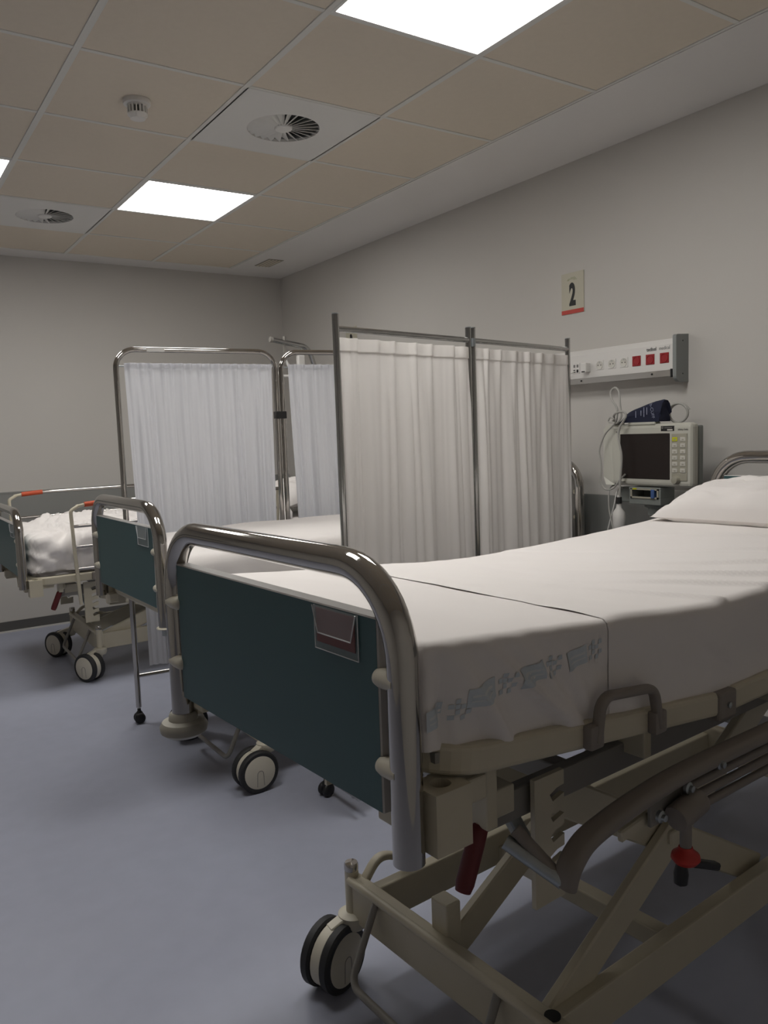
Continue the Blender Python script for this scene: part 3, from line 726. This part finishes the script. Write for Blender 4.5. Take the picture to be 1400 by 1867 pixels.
# far screen: rounded hoop frames
B0, B1 = Vector((1.006, 3.625)), Vector((1.752, 3.560))
B2, B3 = Vector((1.782, 3.556)), Vector((2.520, 3.440))
scr2 = thing('privacy_screen', 'privacy screen of rounded chrome hoops with thin bluish white curtains', 'privacy screen', (B0.x, B0.y, 0), math.atan2((B1 - B0).y, (B1 - B0).x))
def screen2_panel(P, Q, seed, lab):
    ang0 = scr2.rotation_euler.z; d = Q - P; L = d.length; rel = P - B0; c, s = math.cos(-ang0), math.sin(-ang0)
    px, py = rel.x * c - rel.y * s, rel.x * s + rel.y * c; th = math.atan2(d.y, d.x) - ang0
    M = Matrix.Translation((px, py, 0)) @ Matrix.Rotation(th, 4, 'Z')
    H = 1.705
    fr = MB().tube([M @ p for p in fillet([(0, 0, .075), (0, 0, H), (L, 0, H), (L, 0, .075)], .085, 10)], .0125, seg=18).build('hoop_frame', CHROME, scr2)
    MB().tube([M @ Vector((0, 0, .222)), M @ Vector((L, 0, .222))], .009, seg=12).build('cross_bar', CHROME, fr)
    MB().tube([M @ Vector((.01, .011, 1.632)), M @ Vector((L - .01, .011, 1.632))], .0035, seg=8).build('curtain_rod', STEEL, fr)
    cu = curtain(L - .055, .262, 1.645, 20, .016, seed, CURT2, lean=-.05).build('curtain', CURT2, fr, sharp=0); cu.matrix_local = M @ Matrix.Translation((.034, -.004, 0))
    hd = curtain(L - .055, .262, 1.645, 20, .016, seed, CURT2, tmax=.016, lean=-.05).build('curtain_heading', CURT2, fr, sharp=0); hd.matrix_local = M @ Matrix.Translation((.034, -.0075, 0))
    if lab:
        MB().bbox((.135, -.016, H - .010), (.215, -.0105, H + .006), .001, M=M, seg=1).build('paper_label', WHITEP, fr)
    for x in (0, L):
        q = M @ Vector((x, 0, 0)); small_caster(fr, q.x, q.y)
    return M, L
N1, NL1 = screen2_panel(B0, B1, 5.0, True)
N2, NL2 = screen2_panel(B2, B3, 14.0, False)
q = (N1 @ Vector((NL1, 0, 0)) + N2 @ Vector((0, 0, 0))) / 2
for z in (1.40, .45):
    MB().bbox((q.x - .028, q.y - .019, z - .018), (q.x + .028, q.y + .016, z + .018), .003).build('hinge_clip', BLACK, scr2)

# ---------------------------------------------------------------- headwall: console, signs
def text_mesh(body, size, m, name, parent, M, sx=1.0, bold=0.0, align='CENTER'):
    cu = bpy.data.curves.new(name, 'FONT'); cu.body = body; cu.size = size; cu.align_x = align; cu.align_y = 'CENTER'
    cu.extrude = .0004; cu.offset = bold
    o = bpy.data.objects.new(name + '_tmp', cu); COL.objects.link(o)
    dg = bpy.context.evaluated_depsgraph_get(); me = bpy.data.meshes.new_from_object(o.evaluated_get(dg)); bpy.data.objects.remove(o)
    for v in me.vertices: v.co.x *= sx
    me.materials.clear(); me.materials.append(m)
    t = bpy.data.objects.new(name, me); COL.objects.link(t); t.parent = parent; t.matrix_local = M; return t
# matrix turning text (x right, y up, z out) to face -X with 'right' = -Y
FACE = Matrix(((0, 0, -1, 0), (-1, 0, 0, 0), (0, 1, 0, 0), (0, 0, 0, 1)))
def face_at(x, y, z): return Matrix.Translation((x, y, z)) @ FACE

def sign(y, z, num, label):
    t = thing('bed_number_sign', label, 'sign', (WX, y, z))
    MB().box((-.004, -.073, -.100), (0, .073, .100)).build('plate', SIGNW, t)
    MB().box((-.0046, -.073, -.100), (-.004, .073, -.080)).build('red_strip', SIGNR, t)
    text_mesh(num, .145, INK, 'number', t, face_at(-.0045, 0, -.012), .56, .0065)
    m = MB(); m.box((-.0044, -.024, .068), (-.004, .03, .072)); m.box((-.0044, -.018, .074), (-.004, .01, .077)); m.box((-.0044, -.03, .063), (-.004, -.005, .066)); m.box((-.0044, .02, .062), (-.004, .034, .067)); m.build('faded_logo', SIGNO, t)
    return t
sign(2.832, 1.953, '2', 'cream wall sign with a black number 2 and red strip')
sign(4.94, 1.953, '3', 'cream wall sign mostly hidden behind the square screen, digit tip showing')

con = thing('bed_head_console', 'white wall console with red and white sockets above the monitor', 'wall console', (WX, 2.19, 1.575))
CL = 1.62       # length towards the far wall; local y runs along the wall
m = MB(); m.prism([(0, .0, .085), (-.045, .0, .085), (-.062, .0, .06), (-.062, .0, -.075), (0, .0, -.075)], (0, CL, 0)); body = m.build('body', WHITEP, con)
m = MB(); pts = [(0, .100)] + [(-.075 + .01 * math.cos(R(90 + 9 * k)) , .085 + .012 * math.sin(R(90 + 9 * k))) for k in range(0, 11)] + [(-.085, -.075)] + [(-.085 + .03 * (1 - math.cos(R(9 * k))), -.075 - .03 * math.sin(R(9 * k))) for k in range(1, 11)] + [(0, -.105)]
for y in (-.018, CL):
    m = MB(); m.prism([(x, y, z) for x, z in pts], (0, .018, 0)); e = m.build('end_cap', ENDG, con)
    for z in (.07, -.07): MB().lathe([(0, 0), (.003, 0), (.003, .001), (0, .001)], (-.04, y - .001, z), (0, 1, 0), seg=8).build('screw', INK, e)
rl = MB().bbox((-.080, .010, -.080), (-.072, CL - .03, -.052), .0015, seg=1).build('equipment_rail', ALU, con)
for y in (.11, .52, .95, 1.35):
    MB().lathe([(0, 0), (.0045, 0), (.0045, .003), (0, .004)], (-.080, y, -.064), (-1, 0, 0), seg=10).build('bolt', INK, rl)
    MB().box((-.073, y - .01, -.075), (-.06, y + .01, -.055)).build('rail_spacer', GREYM, rl)
MB().bbox((-.084, .006, -.084), (-.068, .014, -.048), .001, seg=1).build('rail_stop', BLACK, rl)
for y in (.058, .133, .207):
    s = MB().bbox((-.0655, y - .0225, -.0195), (-.060, y + .0225, .0255), .001, seg=1).build('red_socket', REDS, body, 'red mains socket')
    MB().lathe([(0, .0010), (.0150, .0010), (.0170, .0030), (.0195, .0030), (.0195, -.002)], (-.0650, y, .003), (-1, 0, 0), seg=20).build('socket_well', REDS, s)
for y in (.278, .347, .42):
    s = MB().bbox((-.0645, y - .0225, -.0195), (-.060, y + .0225, .0255), .001, seg=1).build('white_socket', WHITEP, body, 'white mains socket')
    MB().lathe([(.0195, .0), (.0195, .002), (.018, .002), (.0165, .0008), (0, .0008)], (-.0645, y, .003), (-1, 0, 0), seg=20).build('socket_rim', KEYW, s)
    for dy in (-.0085, .0085): MB().lathe([(0, 0), (.0026, 0), (.0026, .0008), (0, .0008)], (-.0655, y + dy, .003), (-1, 0, 0), seg=8).build('pin_hole_shade', INK, s)  # black discs painted in for the shade inside the pin holes
    MB().box((-.0658, y - .002, .013), (-.0645, y + .002, .019)).build('earth_clip', STEEL, s)
ad = MB().bbox((-.095, .478, -.025), (-.061, .512, .020), .004).build('plug_adapter', WHITEP, body); MB().box((-.0955, .485, -.024), (-.094, .505, -.019)).build('adapter_slot_shade', INK, ad)  # slot is a black plate standing in for the shade of an opening
jk = MB().bbox((-.066, .545, -.025), (-.061, .590, .025), .001, seg=1).build('network_socket', WHITEP, body)
for y in (.557, .577):
    MB().box((-.0668, y - .006, -.02), (-.0658, y + .006, -.006)).build('jack', INK, jk); MB().box((-.0666, y - .006, .004), (-.0658, y + .006, .018)).build('jack_label', GREYINK, jk)
for k in range(3): 
    y = .75 + .075 * k; MB().bbox((-.0645, y - .0225, -.0195), (-.060, y + .0225, .0255), .001, seg=1).build('white_socket', WHITEP, body)
text_mesh('tedisel', .022, INK, 'maker_name', con, face_at(-.0625, .126, .046), .9, .0003)
text_mesh('medical', .022, GREYINK, 'maker_name', con, face_at(-.0625, .058, .046), .85)
cord = MB().tube(crom([(2.98, 2.758, 1.562), (2.955, 2.79, 1.545), (2.95, 2.83, 1.53), (2.96, 2.86, 1.50), (2.975, 2.88, 1.40), (2.98, 2.89, 1.2), (2.99, 2.90, .95)], 6), .003, seg=8).build('network_cord', WHITEP)
tag(cord, 'thin white cord plugged into the wall console network socket', 'cord')

# ---------------------------------------------------------------- patient monitor
MX = 2.80
mon = thing('patient_monitor', 'cream patient monitor with dark screen and keypad beside the pillow', 'monitor', (MX, 2.205, 1.165))
# local: x depth, y along wall (left is +y), z up; face at x = 0
case = MB(); case.bbox((0, -.228, -.135), (.052, .185, .130), .018, seg=3)
case = case.build('case', MONW, mon)
m = MB()                                             # swollen grip on the left
m.prism([(.004, .165, .133), (.004, .215, .126), (.020, .240, .11), (.020, .242, -.10), (.004, .215, -.135), (.004, .165, -.135)], (.05, 0, 0)); m.build('side_grip', MONW, mon)
MB().bbox((.048, -.226, -.132), (.080, .19, .118), .006).build('rear_housing', MODG, mon)
MB().bbox((-.001, -.05, .125), (.04, .09, .137), .004).build('top_handle', MONW, mon)
bz = MB().bbox((-.0025, -.124, -.104), (.002, .130, .088), .002, seg=1).build('screen', MONS, mon, 'dark unlit screen')
kp = MB().bbox((-.003, -.208, -.108), (.002, -.132, .086), .002, seg=1).build('keypad', MONG, mon)
for r_ in range(6):
    for c_ in range(2):
        z = .063 - r_ * .0252 - (.002 if r_ == 5 else 0); y = -.150 - c_ * .038
        MB().bbox((-.0055, y - .0125, z - .0085), (-.0025, y + .0125, z + .0085), .0015, seg=1).build('key', KEYY if (r_ == 0 and c_ == 0) else KEYW, kp)
        MB().box((-.0058, y - .006, z - .004), (-.0054, y + .004, z + .001)).build('key_symbol', MONG, kp)
MB().box((-.0035, -.206, -.0765), (-.0029, -.134, -.0755)).build('keypad_line', KEYW, kp)
MB().lathe([(0, .020), (.014, .019), (.0165, .014), (.018, 0), (0, 0)], (-.002, -.158, -.104), (-1, 0, 0), seg=20).build('knob', MONG, mon)
lb = MB().box((-.001, -.145, .097), (.002, -.081, .118)).build('asset_label', INK, mon)
MB().box((-.0015, -.138, .099), (-.001, -.112, .105)).build('label_strip', KEYW, lb); MB().lathe([(.003, 0), (.004, 0), (.004, .0006), (.003, .0006)], (-.001, -.088, .111), (-1, 0, 0), seg=10).build('label_emblem', KEYW, lb); MB().box((-.0015, -.135, .109), (-.001, -.097, .112)).build('label_strip', GREYINK, lb)
text_mesh('Infinity Delta', .011, GREYINK, 'model_name', mon, face_at(-.0012, -.187, .102), .85)
MB().lathe([(0, 0), (.003, 0), (.003, .001), (0, .001)], (-.0005, .150, .098), (-1, 0, 0), seg=10).build('indicator', GREYINK, mon)
MB().box((-.001, .105, -.122), (.001, .125, -.117)).build('small_label', GREYINK, mon)
# docking unit below
dk = MB(); dk.bbox((.005, -.075, -.215), (.10, .088, -.184), .003); dk.bbox((.005, -.075, -.150), (.10, .088, -.140), .003); dk.bbox((.005, -.075, -.186), (.10, -.060, -.148), .003); dk.bbox((.005, .072, -.186), (.10, .088, -.148), .003); dk.bbox((.085, -.065, -.19), (.10, .08, -.145), .002)
dk = dk.build('dock', MODG, mon)
for (lo, hi) in (((.001, -.066, -.152), (.006, .078, -.146)), ((.001, -.066, -.188), (.006, .078, -.181)), ((.001, -.066, -.188), (.006, -.058, -.146)), ((.001, .070, -.188), (.006, .078, -.146))): MB().box(lo, hi).build('slot_rim', MONG, dk)
MB().bbox((-.004, -.048, -.186), (.03, -.030, -.148), .003).build('blue_plug', BLUEP, dk, 'blue connector')
MB().box((0, .045, -.151), (.004, .065, -.145)).build('yellow_tab', KEYY, dk)
MB().bbox((.06, .09, -.215), (.12, .19, -.148), .005).build('power_unit', MODG, mon)
ar = MB(); ar.lathe([(0, 0), (.026, 0), (.026, .03), (.040, .036), (.040, .05), (0, .05)], (.06, 0, -.262), seg=20); ar.beam((.06, 0, -.255), (.25, 0, -.255), .05, .04); ar.build('wall_arm', MODG, mon)
MB().bbox((.236, -.06, -.34), (.25, .06, -.17), .004).build('wall_bracket', METW, mon)
# leads
def lead(name, pts, r, label, cat='cable', m=CABLE, group=None):
    return tag(MB().tube(crom(pts, 8), r, seg=8).build(name, m), label, cat, group)
lead('sensor_lead', [(2.85, 2.366, 1.300), (2.80, 2.362, 1.302), (2.776, 2.335, 1.318), (2.772, 2.328, 1.364), (2.78, 2.364, 1.406), (2.785, 2.373, 1.437), (2.785, 2.352, 1.455), (2.78, 2.325, 1.437), (2.772, 2.312, 1.375), (2.770, 2.304, 1.330), (2.775, 2.325, 1.306), (2.80, 2.355, 1.302), (2.85, 2.358, 1.300)], .0045, 'grey sensor lead standing in a loop above the monitor')
lead('call_lead', [(2.87, 2.374, 1.299), (2.81, 2.372, 1.310), (2.776, 2.345, 1.340), (2.766, 2.295, 1.350), (2.762, 2.272, 1.334), (2.762, 2.290, 1.305), (2.762, 2.308, 1.280), (2.76, 2.312, 1.234), (2.757, 2.293, 1.164), (2.757, 2.297, 1.088), (2.757, 2.302, 1.045), (2.757, 2.304, .986)], .0048, 'grey lead hanging down the monitor face to the white handset')
lead('pulse_lead', [(2.86, 2.382, 1.298), (2.80, 2.376, 1.308), (2.778, 2.350, 1.318), (2.772, 2.366, 1.328), (2.775, 2.378, 1.309), (2.772, 2.345, 1.300), (2.770, 2.395, 1.254), (2.768, 2.424, 1.187), (2.768, 2.418, 1.140), (2.768, 2.415, 1.095), (2.766, 2.418, 1.046), (2.766, 2.392, 1.012), (2.766, 2.346, 1.019), (2.772, 2.318, 1.054), (2.79, 2.30, 1.08)], .0038, 'thin grey lead curling around the left grip of the monitor')
lead('monitor_cable', [(2.87, 2.40, 1.03), (2.83, 2.42, 1.01), (2.815, 2.413, .927), (2.81, 2.395, .866), (2.81, 2.38, .806), (2.83, 2.37, .70)], .0035, 'grey cable hanging below the monitor crossing a paler one')
lead('monitor_cable', [(2.885, 2.37, 1.008), (2.838, 2.381, 1.006), (2.82, 2.391, .928), (2.818, 2.414, .853), (2.82, 2.427, .802), (2.83, 2.43, .70)], .003, 'pale cable hanging below the monitor crossing a grey one', m=WHITEP)
hs = thing('call_handset', 'white pear-shaped handset with black band hanging below the monitor', 'handset', (2.757, 2.309, .99))
MB().lathe([(0, 0), (.006, 0), (.008, -.01), (.010, -.04), (.012, -.055), (.026, -.075), (.028, -.10), (.025, -.15), (.016, -.165), (0, -.168)], (0, 0, 0), seg=20).build('grip', WHITEP, hs)
MB().lathe([(.0095, -.008), (.0125, -.008), (.0135, -.036), (.0112, -.036)], (0, 0, 0), seg=18).build('black_band', INK, hs)
# blood pressure cuff folded on top of the monitor, with its coiled hose
cf = thing('pressure_cuff', 'folded navy blood pressure cuff lying on top of the monitor', 'pressure cuff', (2.84, 2.24, 1.302))
prof = [(.105, 0), (.082, .036), (.04, .056), (-.10, .092), (-.098, .062), (-.106, .03), (-.104, .0)]
vs_ = []; fs_ = []; nk = 7
for k in range(nk):
    t = k / (nk - 1) - .5; s = 1 - .55 * abs(2 * t) ** 3
    for (y, z) in crom([(0, a, b_) for a, b_ in prof], 4) and [(p.y, p.z) for p in crom([(0, a, b_) for a, b_ in prof], 4)]:
        vs_.append((t * .075 + .01 * nz(y * 20, z * 20, 3), y, z * s))
n_ = len(vs_) // nk
for k in range(nk - 1):
    for i in range(n_): fs_.append((k * n_ + i, k * n_ + (i + 1) % n_, (k + 1) * n_ + (i + 1) % n_, (k + 1) * n_ + i))
mb = MB(); mb.add(vs_, fs_, 0, True); mb.add(vs_[:n_], [tuple(range(n_))]); mb.add(vs_[-n_:], [tuple(reversed(range(n_)))]); cfb = mb.build('cuff_wrap', NAVY, cf)
rt = Matrix.Rotation(R(-78), 4, 'Z')
text_mesh('b-CUFF', .020, CUFFT, 'cuff_print', cf, face_at(-.041, -.072, .045) @ rt, 1.0)
for k, (y, z, w_) in enumerate(((-.045, .046, .03), (-.030, .042, .04), (-.015, .038, .022), (.012, .034, .028))):
    MB().box((-.0402, y - .0018, z - w_ / 2), (-.0395, y + .0018, z + w_ / 2)).build('cuff_print', CUFFT, cf)
pts = []
for k in range(0, 70):
    a = 2 * math.pi * k / 20; pts.append((2.892 + .0065 * math.sin(a * .3) + .006 * k / 20, 2.115 + .046 * math.cos(a), 1.335 + .040 * math.sin(a)))
pts = [(2.85, 2.15, 1.36)] + pts
tag(MB().tube(pts, .0045, seg=8).build('cuff_hose', CABLE), 'coiled grey air hose of the pressure cuff behind the monitor', 'hose')

# trapeze pole of the far bed
tp = thing('trapeze_pole', 'bent grey trapeze pole rising over the head of the far bed', 'trapeze pole', (2.95, 4.80, 0))
MB().tube(fillet([(-.05, 0, .30), (-.05, 0, 1.05), (-.335, 0, 1.885), (-.60, 0, 1.925)], [.25, .09], 8), .017, seg=16).build('pole', CHROME2, tp)
MB().lathe([(0, 0), (.0185, 0), (.0185, .02), (0, .02)], (-.595, 0, 1.924), (-1, 0, .15), seg=14).build('end_cap', GREYM, tp)
st = MB(); st.bbox((-.520, -.004, 1.80), (-.500, .004, 1.935), .001, seg=1); st.tube([(-.51, -.001, 1.895), (-.51, -.001, 1.95)], .010, seg=10); st = st.build('strap', GREYM, tp)
MB().tube(fillet([(-.51, 0, 1.80), (-.45, 0, 1.69), (-.57, 0, 1.69), (-.512, 0, 1.80)], .02, 5), .010, seg=12).build('trapeze_handle', WHITEP, st)
MB().bbox((-.42, -.02, 1.76), (-.37, .02, 1.83), .008).build('strap_clip', WHITEP, tp)
MB().tube([(-.395, 0, 1.83), (-.385, 0, 1.875)], .004, seg=8).build('clip_hook', STEEL, tp)

# spiral cord under the raised bed
pts = []
for k in range(0, 120):
    a = 2 * math.pi * k / 10; z = .665 - .0013 * k; pts.append((1.62 + .011 * math.cos(a), 1.245 + .011 * math.sin(a), z))
pts = [(1.62, 1.25, .70)] + pts
tag(MB().tube(pts, .0032, seg=6).build('spiral_cord', BLACK), 'black spiral cord dangling under the raised bed', 'cord')
